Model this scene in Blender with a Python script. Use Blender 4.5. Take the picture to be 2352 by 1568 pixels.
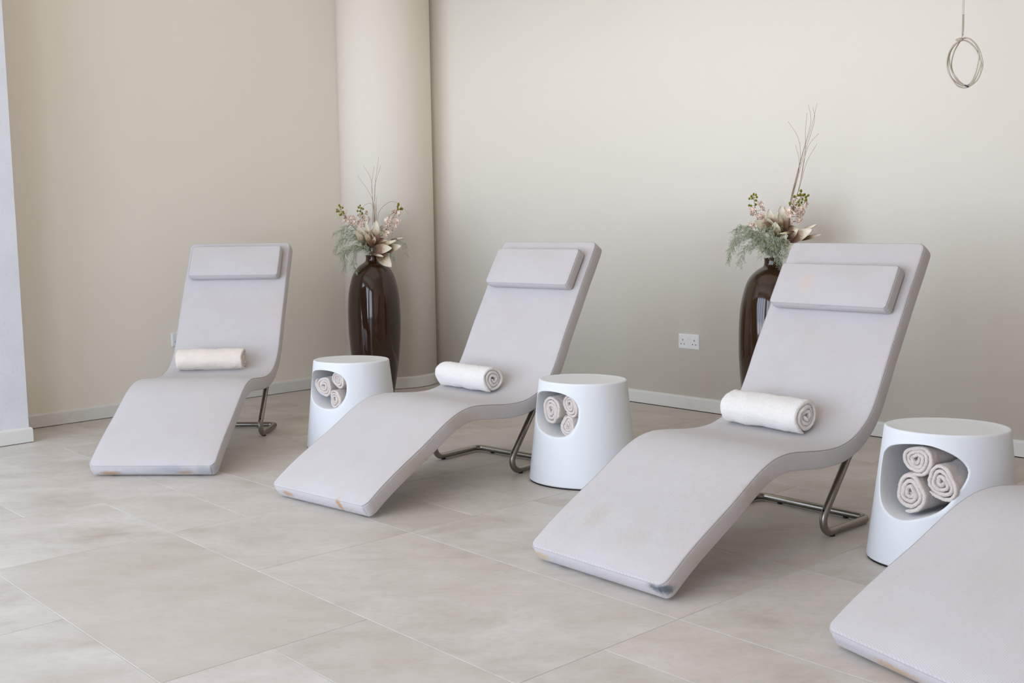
import bpy, bmesh, math, random
from mathutils import Vector, Matrix, noise
for o in list(bpy.data.objects): bpy.data.objects.remove(o)
scene = bpy.context.scene
COL = scene.collection
R_ = math.radians
PI = math.pi

# ------------------------------------------------------------------ camera
CAM_H = 1.085
FPX = 2530.3
pitch, roll = R_(6.2927), R_(-0.86)
fwd = Vector((0, math.cos(pitch), -math.sin(pitch)))
r0 = Vector((1, 0, 0)); u0 = Vector((0, math.sin(pitch), math.cos(pitch)))
rt = math.cos(roll)*r0 + math.sin(roll)*u0
up = -math.sin(roll)*r0 + math.cos(roll)*u0
cam = bpy.data.cameras.new('camera')
cam.sensor_width = 36.0; cam.sensor_fit = 'HORIZONTAL'
cam.lens = FPX*36.0/2352.0
cam.clip_start = 0.05; cam.clip_end = 60
camo = bpy.data.objects.new('camera', cam); COL.objects.link(camo)
m = Matrix.Identity(4)
for i in range(3):
    m[i][0] = rt[i]; m[i][1] = up[i]; m[i][2] = -fwd[i]
m[2][3] = CAM_H
camo.matrix_world = m
cam.dof.use_dof = True; cam.dof.focus_distance = 3.9; cam.dof.aperture_fstop = 22.0
scene.camera = camo

# ------------------------------------------------------------------ view, world, large lights
vs = scene.view_settings
vs.view_transform = 'Standard'; vs.look = 'None'; vs.gamma = 1.0
try: vs.use_curve_mapping = False
except Exception: pass
vs.exposure = 0.40
world = bpy.data.worlds.new('world'); scene.world = world
world.use_nodes = True
wb = world.node_tree.nodes['Background']
wb.inputs[0].default_value = (0.62, 0.76, 1.0, 1); wb.inputs[1].default_value = 0.6

E1 = Vector((math.cos(R_(-46.95)), math.sin(R_(-46.95)), 0))        # along the right wall
E2 = Vector((-0.7066, -0.7077, 0))                                  # along the left wall, towards the camera
NR = Vector((0.7307, 0.6827, 0))                                    # into the right wall
CORNER = Vector((-0.6061, 7.8933, 0))
CEIL = 3.3

def area(name, loc, direction, sx, sy, power, color, spread=180):
    l = bpy.data.lights.new(name, 'AREA'); l.shape = 'RECTANGLE'; l.size = sx; l.size_y = sy
    l.energy = power; l.color = color; l.spread = R_(spread)
    o = bpy.data.objects.new(name, l); COL.objects.link(o)
    o.location = loc
    o.rotation_euler = Vector(direction).to_track_quat('-Z', 'Y').to_euler()
    return o
WIN_A, WIN_B = 0.12, 3.7          # window opening along the window wall, metres from its left end
LWALL = 6.5                       # length of the left wall
WCORN = CORNER + E2*LWALL         # left end of the window wall
wc = WCORN + E1*((WIN_A+WIN_B)/2) - NR*0.35
area('daylight', wc + Vector((0, 0, 1.5)), NR - Vector((0, 0, 0.12)), WIN_B-WIN_A, 2.9, 152, (0.665, 0.80, 1.0))
FILL_WIN_A, FILL_WIN_B = 4.2, 6.2  # unseen second window, put in as fill from behind the camera
wc_fill = WCORN + E1*((FILL_WIN_A+FILL_WIN_B)/2) - NR*0.35
area('daylight', wc_fill + Vector((0, 0, 1.5)), NR, FILL_WIN_B-FILL_WIN_A, 2.9, 84, (0.74, 0.83, 1.0))  # fill lamp outside the added second window
overhead_c = CORNER + E1*2.6 + E2*2.1
ofill = area('overhead_fill', Vector((overhead_c.x, overhead_c.y, CEIL-0.03)), (0, 0, -1), 3.8, 2.6, 9.5, (1.0, 0.87, 0.68))  # added warm overhead fill under a closed ceiling, no opening there
ofill.rotation_euler = (0, 0, math.atan2(E1.y, E1.x))
area('warm_upward_fill', wc - NR*0.9 + Vector((0, 0, 0.05)), NR + Vector((0, 0, 0.9)), WIN_B-WIN_A, 1.6, 30, (1.0, 0.72, 0.45))  # added warm fill aimed upward through the window, no terrace modelled

# ------------------------------------------------------------------ material helpers
def lin(c):
    c = c/255.0
    return c/12.92 if c <= 0.04045 else ((c+0.055)/1.055)**2.4
def rgb(r, g, b): return (lin(r), lin(g), lin(b), 1)
class Mat:
    def __init__(s, name, col, rough=0.6, metal=0.0, spec=0.5):
        s.m = bpy.data.materials.new(name); s.m.use_nodes = True
        s.nt = s.m.node_tree; s.b = s.nt.nodes['Principled BSDF']
        s.b.inputs['Base Color'].default_value = col
        s.b.inputs['Roughness'].default_value = rough
        s.b.inputs['Metallic'].default_value = metal
        s.b.inputs['Specular IOR Level'].default_value = spec
        s.col = col
    def n(s, t, **k):
        x = s.nt.nodes.new(t)
        for a, v in k.items(): setattr(x, a, v)
        return x
    def l(s, a, b): s.nt.links.new(a, b)
    def coord(s, kind='Object'):
        return s.n('ShaderNodeTexCoord').outputs[kind]
    def noise(s, vec, scale, detail=4, rough=0.6, dist=0.0):
        x = s.n('ShaderNodeTexNoise'); x.inputs['Scale'].default_value = scale
        x.inputs['Detail'].default_value = detail; x.inputs['Roughness'].default_value = rough
        x.inputs['Distortion'].default_value = dist
        s.l(vec, x.inputs['Vector']); return x.outputs['Fac']
    def ramp(s, fac, stops):
        x = s.n('ShaderNodeValToRGB'); e = x.color_ramp.elements
        while len(e) < len(stops): e.new(0.5)
        for i, (p, c) in enumerate(stops): e[i].position = p; e[i].color = c
        s.l(fac, x.inputs[0]); return x.outputs[0]
    def mix(s, fac, a, b, mode='MIX'):
        x = s.n('ShaderNodeMix', data_type='RGBA', blend_type=mode)
        for sock, v in ((x.inputs[0], fac), (x.inputs[6], a), (x.inputs[7], b)):
            if hasattr(v, 'is_output'): s.l(v, sock)
            else: sock.default_value = v
        return x.outputs[2]
    def math(s, op, a, b=0.0, clamp=False):
        x = s.n('ShaderNodeMath', operation=op, use_clamp=clamp)
        for sock, v in ((x.inputs[0], a), (x.inputs[1], b)):
            if hasattr(v, 'is_output'): s.l(v, sock)
            else: sock.default_value = v
        return x.outputs[0]
    def bump(s, h, strength=0.2, dist=0.002, prev=None):
        x = s.n('ShaderNodeBump'); x.inputs['Strength'].default_value = strength
        x.inputs['Distance'].default_value = dist
        s.l(h, x.inputs['Height'])
        if prev is not None: s.l(prev, x.inputs['Normal'])
        s.l(x.outputs[0], s.b.inputs['Normal']); return x.outputs[0]
    def color(s, out): s.l(out, s.b.inputs['Base Color'])

def m_wall(name, base, dark):
    w = Mat(name, base, 0.75, spec=0.25)
    v = w.coord()
    f = w.noise(v, 1.3, 5, 0.6)
    w.color(w.mix(w.math('MULTIPLY', f, 0.5), base, dark))
    w.bump(w.noise(v, 160, 3, 0.6), 0.08, 0.002)
    return w.m
WALL = m_wall('wall_paint', rgb(241, 233, 219), rgb(237, 229, 214))
COLUMN = m_wall('column_paint', rgb(239, 231, 218), rgb(236, 227, 213))
CEILM = m_wall('ceiling_paint', rgb(222, 214, 202), rgb(218, 210, 198))
def m_pier():
    w = Mat('pier_plaster', rgb(222, 222, 226), 0.8, spec=0.2)
    v = w.coord()
    sp = w.ramp(w.noise(v, 45, 6, 0.7), [(0.60, (0, 0, 0, 1)), (0.72, (1, 1, 1, 1))])
    bl = w.ramp(w.noise(v, 3.2, 5, 0.6), [(0.40, (0, 0, 0, 1)), (0.7, (1, 1, 1, 1))])
    c = w.mix(w.math('MULTIPLY', bl, 0.6), rgb(224, 224, 227), rgb(206, 206, 212))
    w.color(w.mix(w.math('MULTIPLY', sp, 0.45), c, rgb(178, 178, 184)))
    w.bump(w.noise(v, 90, 4, 0.6), 0.25, 0.002)
    return w.m
PIER = m_pier()
def m_skirt():
    w = Mat('skirting_paint', rgb(228, 226, 220), 0.45, spec=0.4)
    v = w.coord()
    d = w.ramp(w.noise(v, 7.0, 8, 0.75, 0.4), [(0.57, (0, 0, 0, 1)), (0.75, (1, 1, 1, 1))])
    w.color(w.mix(w.math('MULTIPLY', d, 0.35), rgb(228, 226, 220), rgb(180, 170, 152)))
    return w.m
SKIRT = m_skirt()
def m_tile():
    w = Mat('stone_tile', rgb(200, 190, 178), 0.42, spec=0.38)
    v = w.coord()
    at = w.n('ShaderNodeAttribute', attribute_name='tile_shift')
    mp = w.n('ShaderNodeVectorMath', operation='ADD'); w.l(v, mp.inputs[0]); w.l(at.outputs['Vector'], mp.inputs[1])
    p = mp.outputs[0]
    st = w.n('ShaderNodeMapping'); st.inputs['Rotation'].default_value = (0, 0, R_(47.4 - 35)); st.inputs['Scale'].default_value = (1, 1.7, 1)
    w.l(p, st.inputs['Vector'])
    a = w.noise(st.outputs[0], 3.0, 10, 0.68, 0.35)
    b = w.noise(p, 1.5, 4, 0.55, 0.2)
    fine = w.noise(st.outputs[0], 30, 9, 0.78, 0.1)
    c = w.ramp(a, [(0.28, rgb(182, 171, 159)), (0.45, rgb(203, 196, 188)), (0.56, rgb(213, 206, 199)), (0.70, rgb(225, 220, 215))])
    c = w.mix(w.math('MULTIPLY', w.ramp(b, [(0.42, (0, 0, 0, 1)), (0.62, (1, 1, 1, 1))]), 0.45), c, rgb(213, 203, 196))
    c = w.mix(w.math('MULTIPLY', w.ramp(fine, [(0.50, (0, 0, 0, 1)), (0.72, (1, 1, 1, 1))]), 0.40), c, rgb(176, 166, 155))
    tint = w.n('ShaderNodeSeparateXYZ'); w.l(at.outputs['Vector'], tint.inputs[0])
    k = w.math('FRACT', w.math('MULTIPLY', tint.outputs[0], 7.31))
    c = w.mix(w.math('MULTIPLY', k, 0.5), c, rgb(186, 176, 163))
    w.color(c)
    w.l(w.math('ADD', w.math('MULTIPLY', fine, 0.25), 0.30), w.b.inputs['Roughness'])
    w.bump(fine, 0.12, 0.001)
    return w.m
TILE = m_tile()
GROUT = Mat('grout', rgb(203, 200, 196), 0.9, spec=0.1).m

def m_fabric(name, stains=(), base=(210, 204, 202)):
    """woven upholstery; stains = (t, lat, z, rx, ry, rz, (r,g,b), strength) in the lounger's own coordinates"""
    base_c = rgb(*base)
    w = Mat(name, base_c, 0.9, spec=0.15)
    w.b.inputs['Sheen Weight'].default_value = 0.15
    w.b.inputs['Sheen Roughness'].default_value = 0.5
    uv = w.n('ShaderNodeSeparateXYZ'); w.l(w.coord('UV'), uv.inputs[0])
    k = 2*PI/0.0046
    x, y = uv.outputs[0], uv.outputs[1]
    s1 = w.math('SINE', w.math('MULTIPLY', w.math('ADD', w.math('MULTIPLY', x, 0.75), y), k))
    s2 = w.math('SINE', w.math('MULTIPLY', w.math('SUBTRACT', x, w.math('MULTIPLY', y, 0.35)), k))
    h = w.math('ADD', w.math('MULTIPLY', s1, 0.36), w.math('MULTIPLY', s2, 0.22))
    h01 = w.math('ADD', h, 0.5)
    v = w.coord('Object')
    cloud = w.noise(v, 5.5, 4, 0.6)
    fuzz = w.noise(v, 420, 2, 0.6)
    c = w.mix(w.math('MULTIPLY', w.ramp(cloud, [(0.42, (0, 0, 0, 1)), (0.68, (1, 1, 1, 1))]), 0.45), base_c, rgb(202, 193, 186))
    c = w.mix(w.math('MULTIPLY', h01, 0.52), c, rgb(160, 154, 158))
    c = w.mix(w.math('MULTIPLY', fuzz, 0.10), c, rgb(170, 166, 166))
    for (t, la, z, rx, ry, rz, colr, st) in stains:
        sub = w.n('ShaderNodeVectorMath', operation='SUBTRACT'); w.l(v, sub.inputs[0]); sub.inputs[1].default_value = (t, -la, z)
        sc = w.n('ShaderNodeVectorMath', operation='DIVIDE'); w.l(sub.outputs[0], sc.inputs[0]); sc.inputs[1].default_value = (rx, ry, rz)
        ln = w.n('ShaderNodeVectorMath', operation='LENGTH'); w.l(sc.outputs[0], ln.inputs[0])
        n_ = w.noise(v, 26, 5, 0.65)
        d = w.math('ADD', ln.outputs['Value'], w.math('MULTIPLY', w.math('SUBTRACT', n_, 0.5), 1.6))
        mr = w.n('ShaderNodeMapRange', interpolation_type='SMOOTHSTEP'); mr.inputs[1].default_value = 1.15; mr.inputs[2].default_value = 0.35
        w.l(d, mr.inputs[0])
        c = w.mix(w.math('MULTIPLY', mr.outputs[0], st), c, rgb(*colr))
    w.color(c)
    nb = w.bump(h, 0.55, 0.0007)
    return w.m
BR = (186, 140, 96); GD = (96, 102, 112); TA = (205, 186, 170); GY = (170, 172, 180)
FAB = {
 0: m_fabric('upholstery_pillow'),
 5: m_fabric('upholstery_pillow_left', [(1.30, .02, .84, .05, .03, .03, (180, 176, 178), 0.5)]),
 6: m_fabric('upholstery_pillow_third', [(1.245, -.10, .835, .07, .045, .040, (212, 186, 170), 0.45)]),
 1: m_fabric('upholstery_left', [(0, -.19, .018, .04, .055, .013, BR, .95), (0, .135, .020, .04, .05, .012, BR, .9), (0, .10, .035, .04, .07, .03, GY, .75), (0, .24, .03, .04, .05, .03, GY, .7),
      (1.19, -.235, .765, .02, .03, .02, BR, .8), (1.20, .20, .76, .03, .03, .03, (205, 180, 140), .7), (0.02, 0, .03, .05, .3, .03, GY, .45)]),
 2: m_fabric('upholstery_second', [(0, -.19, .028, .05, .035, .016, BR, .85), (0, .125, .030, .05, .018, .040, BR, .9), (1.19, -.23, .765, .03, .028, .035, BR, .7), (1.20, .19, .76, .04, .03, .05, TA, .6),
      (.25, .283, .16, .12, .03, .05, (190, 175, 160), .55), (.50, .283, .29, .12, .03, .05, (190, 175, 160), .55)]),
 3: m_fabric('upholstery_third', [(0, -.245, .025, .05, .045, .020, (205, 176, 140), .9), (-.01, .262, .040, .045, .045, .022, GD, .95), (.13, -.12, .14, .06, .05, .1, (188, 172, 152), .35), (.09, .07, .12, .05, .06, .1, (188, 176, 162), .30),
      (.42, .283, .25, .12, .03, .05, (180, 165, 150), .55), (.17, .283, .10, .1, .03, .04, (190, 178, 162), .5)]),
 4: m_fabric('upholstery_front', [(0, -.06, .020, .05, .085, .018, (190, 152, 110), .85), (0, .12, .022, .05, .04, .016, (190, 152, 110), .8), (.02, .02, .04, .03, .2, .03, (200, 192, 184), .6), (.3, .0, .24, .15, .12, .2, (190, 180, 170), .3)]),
}
SEAM = Mat('seam_thread', rgb(176, 170, 168), 0.9, spec=0.1).m
def m_steel():
    w = Mat('brushed_steel', rgb(150, 145, 137), 0.33, 1.0)
    return w.m
STEEL = m_steel()
BLACK = Mat('black_rubber', rgb(24, 24, 26), 0.6).m
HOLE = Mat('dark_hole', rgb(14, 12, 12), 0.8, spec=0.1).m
def m_plastic():
    w = Mat('matt_white_plastic', rgb(226, 227, 228), 0.5, spec=0.35)
    v = w.coord()
    s = w.ramp(w.noise(v, 9, 7, 0.7, 0.6), [(0.66, (0, 0, 0, 1)), (0.76, (1, 1, 1, 1))])
    w.color(w.mix(w.math('MULTIPLY', s, 0.22), rgb(226, 227, 228), rgb(198, 199, 201)))
    w.bump(w.noise(v, 300, 2), 0.04, 0.001)
    return w.m
PLASTIC = m_plastic()
SOCKET = Mat('socket_plastic', rgb(236, 236, 236), 0.35, spec=0.5).m
def m_terry(name, a, b):
    w = Mat(name, a, 0.95, spec=0.05)
    w.b.inputs['Sheen Weight'].default_value = 0.5
    w.b.inputs['Sheen Roughness'].default_value = 0.6
    v = w.coord()
    n1 = w.noise(v, 230, 3, 0.7); n2 = w.noise(v, 60, 3, 0.6)
    w.color(w.mix(w.math('MULTIPLY', n1, 0.6), a, b))
    p = w.bump(n2, 0.35, 0.004)
    w.bump(n1, 0.8, 0.0035, p)
    return w.m
TERRY_W = m_terry('white_terry', rgb(243, 238, 232), rgb(226, 218, 210))
TERRY_C = m_terry('cream_terry', rgb(240, 228, 216), rgb(224, 208, 194))
TERRY_G = m_terry('greige_terry', rgb(230, 217, 208), rgb(206, 190, 180))
def m_glaze():
    w = Mat('brown_glaze', rgb(52, 31, 16), 0.06, spec=0.5)
    w.b.inputs['Coat Weight'].default_value = 0.15
    w.b.inputs['Coat Roughness'].default_value = 0.04
    n_ = w.noise(w.coord(), 2.2, 2, 0.4)
    w.bump(n_, 0.25, 0.02)
    return w.m
GLAZE = m_glaze()
def m_petal():
    w = Mat('foam_petal', rgb(232, 222, 205), 0.6, spec=0.2)
    uv = w.n('ShaderNodeSeparateXYZ'); w.l(w.coord('UV'), uv.inputs[0])
    n_ = w.noise(w.coord(), 60, 3)
    f = w.math('ADD', uv.outputs[0], w.math('MULTIPLY', w.math('SUBTRACT', n_, 0.5), 0.35))
    w.color(w.ramp(f, [(0.08, rgb(84, 62, 46)), (0.42, rgb(146, 118, 94)), (0.62, rgb(226, 212, 186)), (0.9, rgb(244, 236, 216))]))
    return w.m
PETAL = m_petal()
def m_simple_var(name, a, b, scale=30, rough=0.6, trans=0.0):
    w = Mat(name, a, rough, spec=0.2)
    w.color(w.mix(w.ramp(w.noise(w.coord(), scale, 2), [(0.35, (0, 0, 0, 1)), (0.65, (1, 1, 1, 1))]), a, b))
    if trans: w.b.inputs['Transmission Weight'].default_value = 0.0
    return w.m
BLOSSOM = m_simple_var('silk_blossom', rgb(255, 241, 228), rgb(253, 230, 212), 40)
BLOSSOM_EYE = m_simple_var('blossom_eye', rgb(238, 206, 130), rgb(226, 182, 104), 60)
BUD = m_simple_var('green_bud', rgb(138, 138, 24), rgb(116, 118, 18), 50, 0.45)
STEM = m_simple_var('flower_stem', rgb(128, 122, 50), rgb(150, 108, 70), 40)
FERN = m_simple_var('fern_green', rgb(124, 134, 84), rgb(214, 220, 198), 70)
GRASS = m_simple_var('dried_grass', rgb(160, 132, 104), rgb(140, 112, 86), 20)
CABLE = m_simple_var('cable_sheath', rgb(206, 198, 180), rgb(196, 186, 166), 20, 0.45)
TAPE = m_simple_var('masking_tape', rgb(206, 192, 176), rgb(196, 182, 166), 30)

# ------------------------------------------------------------------ object helpers
def mesh(name, verts, faces, mat, parent=None, smooth=True, uvs=None, fix=True, mats=None, fmat=None):
    me = bpy.data.meshes.new(name)
    me.from_pydata([tuple(v) for v in verts], [], faces)
    if uvs is not None:
        ul = me.uv_layers.new(name='UVMap')
        for lp in me.loops: ul.data[lp.index].uv = uvs[lp.vertex_index]
    if fix:
        b = bmesh.new(); b.from_mesh(me); bmesh.ops.recalc_face_normals(b, faces=b.faces); b.to_mesh(me); b.free()
    for p in me.polygons: p.use_smooth = smooth
    for mm in (mats or [mat]): me.materials.append(mm)
    if fmat is not None:
        for p, k in zip(me.polygons, fmat): p.material_index = k
    o = bpy.data.objects.new(name, me); COL.objects.link(o)
    if parent is not None: o.parent = parent
    return o
def empty(name, loc, rz=0.0, label=None, cat=None, group=None):
    o = bpy.data.objects.new(name, None); COL.objects.link(o)
    o.empty_display_size = 0.1
    o.location = loc; o.rotation_euler = (0, 0, rz)
    return tag(o, label, cat, group)
def tag(o, label=None, cat=None, group=None, kind=None):
    if label: o['label'] = label
    if cat: o['category'] = cat
    if group: o['group'] = group
    if kind: o['kind'] = kind
    return o
def box(name, p0, ax, ay, az, mat, parent=None, bevel=0.0, seg=2, smooth=False):
    """box from corner p0 with edge vectors ax, ay, az"""
    p0, ax, ay, az = Vector(p0), Vector(ax), Vector(ay), Vector(az)
    v = [p0, p0+ax, p0+ax+ay, p0+ay]; v += [q+az for q in v]
    o = mesh(name, v, [(0,3,2,1),(4,5,6,7),(0,1,5,4),(1,2,6,5),(2,3,7,6),(3,0,4,7)], mat, parent, smooth)
    if bevel:
        b = bmesh.new(); b.from_mesh(o.data)
        bmesh.ops.bevel(b, geom=b.edges[:], offset=bevel, segments=seg, affect='EDGES', profile=0.5)
        b.to_mesh(o.data); b.free()
        for p in o.data.polygons: p.use_smooth = True
    return o
def prism(name, pts, z0, z1, mat, parent=None):
    n = len(pts)
    v = [(p[0], p[1], z0) for p in pts] + [(p[0], p[1], z1) for p in pts]
    f = [tuple(range(n-1, -1, -1)), tuple(range(n, 2*n))] + [(i, (i+1) % n, n+(i+1) % n, n+i) for i in range(n)]
    return mesh(name, v, f, mat, parent, False)
def loft(sections, close_ring=True, cap0=True, cap1=True):
    v, f = [], []
    n = len(sections[0])
    for s in sections: v += list(s)
    for k in range(len(sections)-1):
        for i in range(n if close_ring else n-1):
            j = (i+1) % n
            f.append((k*n+i, k*n+j, (k+1)*n+j, (k+1)*n+i))
    if cap0: f.append(tuple(range(n-1, -1, -1)))
    if cap1: f.append(tuple((len(sections)-1)*n+i for i in range(n)))
    return v, f
def catmull(P, per=8):
    P = [Vector(p) for p in P]
    Q = [2*P[0]-P[1]] + P + [2*P[-1]-P[-2]]
    out = []
    for i in range(1, len(Q)-2):
        for k in range(per):
            t = k/per
            a, b, c, d = Q[i-1], Q[i], Q[i+1], Q[i+2]
            out.append(0.5*((2*b) + (c-a)*t + (2*a-5*b+4*c-d)*t*t + (3*b-a-3*c+d)*t**3))
    out.append(P[-1]); return out
def resample(P, ds):
    L = [0.0]
    for a, b in zip(P, P[1:]): L.append(L[-1]+(b-a).length)
    n = max(2, int(round(L[-1]/ds))+1); out = []; j = 0
    for i in range(n):
        s = L[-1]*i/(n-1)
        while j < len(L)-2 and L[j+1] < s: j += 1
        f = (s-L[j])/max(1e-9, L[j+1]-L[j]); out.append(P[j].lerp(P[j+1], min(1, max(0, f))))
    return out
def tube_data(path, rad, seg=10, closed=False, caps=True):
    P = [Vector(p) for p in path]; n = len(P)
    rr = rad if callable(rad) else (lambda t: rad)
    T = []
    for i in range(n):
        a = P[(i-1) % n] if (closed or i > 0) else P[i]
        b = P[(i+1) % n] if (closed or i < n-1) else P[i]
        T.append((b-a).normalized())
    ref = Vector((0, 0, 1)) if abs(T[0].z) < 0.9 else Vector((1, 0, 0))
    N = (ref - T[0]*ref.dot(T[0])).normalized()
    v = []
    for i in range(n):
        N = (N - T[i]*N.dot(T[i])).normalized(); B = T[i].cross(N)
        r = rr(i/(n-1))
        for k in range(seg):
            a = 2*PI*k/seg; v.append(P[i] + (N*math.cos(a)+B*math.sin(a))*r)
    f = []
    for i in range(n if closed else n-1):
        for k in range(seg):
            j = (i+1) % n
            f.append((i*seg+k, i*seg+(k+1) % seg, j*seg+(k+1) % seg, j*seg+k))
    if caps and not closed:
        f.append(tuple(range(seg-1, -1, -1))); f.append(tuple((n-1)*seg+k for k in range(seg)))
    return v, f
def tube(name, path, rad, mat, parent=None, seg=10, closed=False):
    v, f = tube_data(path, rad, seg, closed)
    return mesh(name, v, f, mat, parent)
def fillet(P, rads, n=8):
    P = [Vector(p) for p in P]; out = [P[0]]
    for i in range(1, len(P)-1):
        a = (P[i-1]-P[i]).normalized(); b = (P[i+1]-P[i]).normalized()
        ang = a.angle(b); d = rads[i-1]/math.tan(ang/2)
        c = P[i] + (a+b).normalized()*(rads[i-1]/math.sin(ang/2))
        s, e = P[i]+a*d - c, P[i]+b*d - c
        th = s.angle(e)
        for k in range(n+1):
            t = k/n; out.append(c + (s*math.sin((1-t)*th) + e*math.sin(t*th))/math.sin(th))
    out.append(P[-1]); return out
class Bag:
    def __init__(s): s.v = []; s.f = []
    def add(s, v, f):
        k = len(s.v); s.v += [Vector(x) for x in v]; s.f += [tuple(i+k for i in q) for q in f]
def lathe(name, prof, mat, parent=None, seg=64):
    v, f = [], []
    for r, z in prof:
        for k in range(seg):
            a = 2*PI*k/seg; v.append((r*math.cos(a), r*math.sin(a), z))
    for i in range(len(prof)-1):
        for k in range(seg):
            f.append((i*seg+k, i*seg+(k+1) % seg, (i+1)*seg+(k+1) % seg, (i+1)*seg+k))
    f.append(tuple(range(seg-1, -1, -1))); f.append(tuple((len(prof)-1)*seg+k for k in range(seg)))
    return mesh(name, v, f, mat, parent)

# ------------------------------------------------------------------ the room
FAR_R = 7.4
P_c = CORNER; P_r = CORNER + E1*FAR_R; P_w = WCORN; P_wr = WCORN + E1*FAR_R
TH = 0.15
N_L = Vector((E2.y, -E2.x, 0))                 # horizontal, perpendicular to the left wall
if N_L.dot(E1) < 0: N_L = -N_L                 # pointing into the room
# the right wall sweeps gently round to meet the column at its far end
_q0, _q1, _q2 = Vector((-0.500, 7.490, 0)), Vector((0.086, 7.153, 0)), Vector((0.7001, 6.4952, 0))
RW_PATH = [Vector((-0.76, 7.62, 0))] + [_q0*(1-t)**2 + _q1*2*t*(1-t) + _q2*t*t for t in [i/24 for i in range(25)]] + [P_r + E1*0.3]
RW_N = []
for i in range(len(RW_PATH)):
    d_ = (RW_PATH[min(i+1, len(RW_PATH)-1)] - RW_PATH[max(0, i-1)]).normalized()
    RW_N.append(Vector((d_.y, -d_.x, 0)) if Vector((d_.y, -d_.x, 0)).dot(NR) < 0 else Vector((-d_.y, d_.x, 0)))
_v, _f = loft([[p, p - n_*TH, p - n_*TH + Vector((0, 0, CEIL)), p + Vector((0, 0, CEIL))] for p, n_ in zip(RW_PATH, RW_N)])
wr = mesh('wall_right', _v, _f, WALL, None, False); tag(wr, kind='structure')
for p_ in wr.data.polygons: p_.use_smooth = abs(p_.normal.z) < 0.5 and p_.normal.dot(NR) < 0
wl = box('wall_left', CORNER, E2*(LWALL+0.1), -N_L*TH, (0, 0, CEIL), WALL); tag(wl, kind='structure')
TAN = m_wall('tan_paint', rgb(226, 208, 188), rgb(220, 200, 180))
wf = box('wall_far_right', P_r, -NR*(LWALL+0.2), E1*TH, (0, 0, CEIL), TAN); tag(wf, kind='structure')
ce = prism('ceiling', [CORNER - E1*0.6 + NR*0.4, P_r + E1*0.4 + NR*0.4, P_wr + E1*0.4 - NR*0.4, P_w - E1*0.6 - NR*0.4], CEIL, CEIL+0.1, CEILM); tag(ce, kind='structure')
# window wall: two end pieces, a low upstand, a head, mullions
def wwall(name, a, b, z0, z1):
    o = box(name, WCORN + E1*a + Vector((0, 0, z0)), E1*(b-a), -NR*TH, (0, 0, z1-z0), TAN); tag(o, kind='structure'); return o
wwall('wall_window', -0.3, WIN_A, 0, CEIL)
wwall('wall_window', WIN_B, FILL_WIN_A, 0, CEIL)
wwall('wall_window', FILL_WIN_B, FAR_R+0.3, 0, CEIL)
wwall('wall_window', FILL_WIN_A, FILL_WIN_B, 3.00, CEIL)
wwall('wall_window', WIN_A, WIN_B, 3.00, CEIL)
FRAME = Mat('window_frame', rgb(236, 236, 238), 0.4).m
def m_glass():
    w = Mat('window_glass', (1, 1, 1, 1), 0.0); w.b.inputs['Transmission Weight'].default_value = 1.0; w.b.inputs['IOR'].default_value = 1.0
    return w.m
nwin = 6
for k in range(nwin):
    if k < 4: a = WIN_A + (WIN_B-WIN_A)*k/4; b = WIN_A + (WIN_B-WIN_A)*(k+1)/4
    else: a = FILL_WIN_A + (FILL_WIN_B-FILL_WIN_A)*(k-4)/2; b = FILL_WIN_A + (FILL_WIN_B-FILL_WIN_A)*(k-3)/2  # the last panes belong to the added fill window
    r = empty('window_%d' % (k+1), WCORN + E1*a); r['kind'] = 'structure'
    bg = Bag()
    for (x0, x1, z0, z1) in ((0, 0.06, 0, 3.00), (b-a-0.06, b-a, 0, 3.00), (0.06, b-a-0.06, 0, 0.07), (0.06, b-a-0.06, 2.93, 3.00)):
        q = [E1*x0 + Vector((0, 0, z0)) - NR*0.04, E1*x1 + Vector((0, 0, z0)) - NR*0.04, E1*x1 + Vector((0, 0, z0)) - NR*0.10, E1*x0 + Vector((0, 0, z0)) - NR*0.10]
        v = q + [p + Vector((0, 0, z1-z0)) for p in q]
        bg.add(v, [(0,3,2,1),(4,5,6,7),(0,1,5,4),(1,2,6,5),(2,3,7,6),(3,0,4,7)])
    mesh('window_frame', bg.v, bg.f, FRAME, r, False)

# round column in the corner
CC = Vector((-0.817, 7.408, 0)); CR = 0.305
v, f = loft([[(CC.x+CR*math.cos(2*PI*k/128), CC.y+CR*math.sin(2*PI*k/128), z) for k in range(128)] for z in (0, CEIL)])
co = mesh('round_column', v, f, COLUMN, None, True); tag(co, kind='structure')
# pier on the left
PE = Vector((-2.4361, 5.5164, 0))
pd = Vector((0.6958, 0.7182, 0)).normalized()                 # along its face towards the corner
pn = Vector((pd.y, -pd.x, 0))
pier = prism('wall_pier', [PE - pd*0.018 - pn*0.012, PE - pd*0.75 - pn*0.012, PE - pd*0.75 - pn*0.55, PE - pd*0.018 - pn*0.55], 0, CEIL, PIER); tag(pier, kind='structure')

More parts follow.
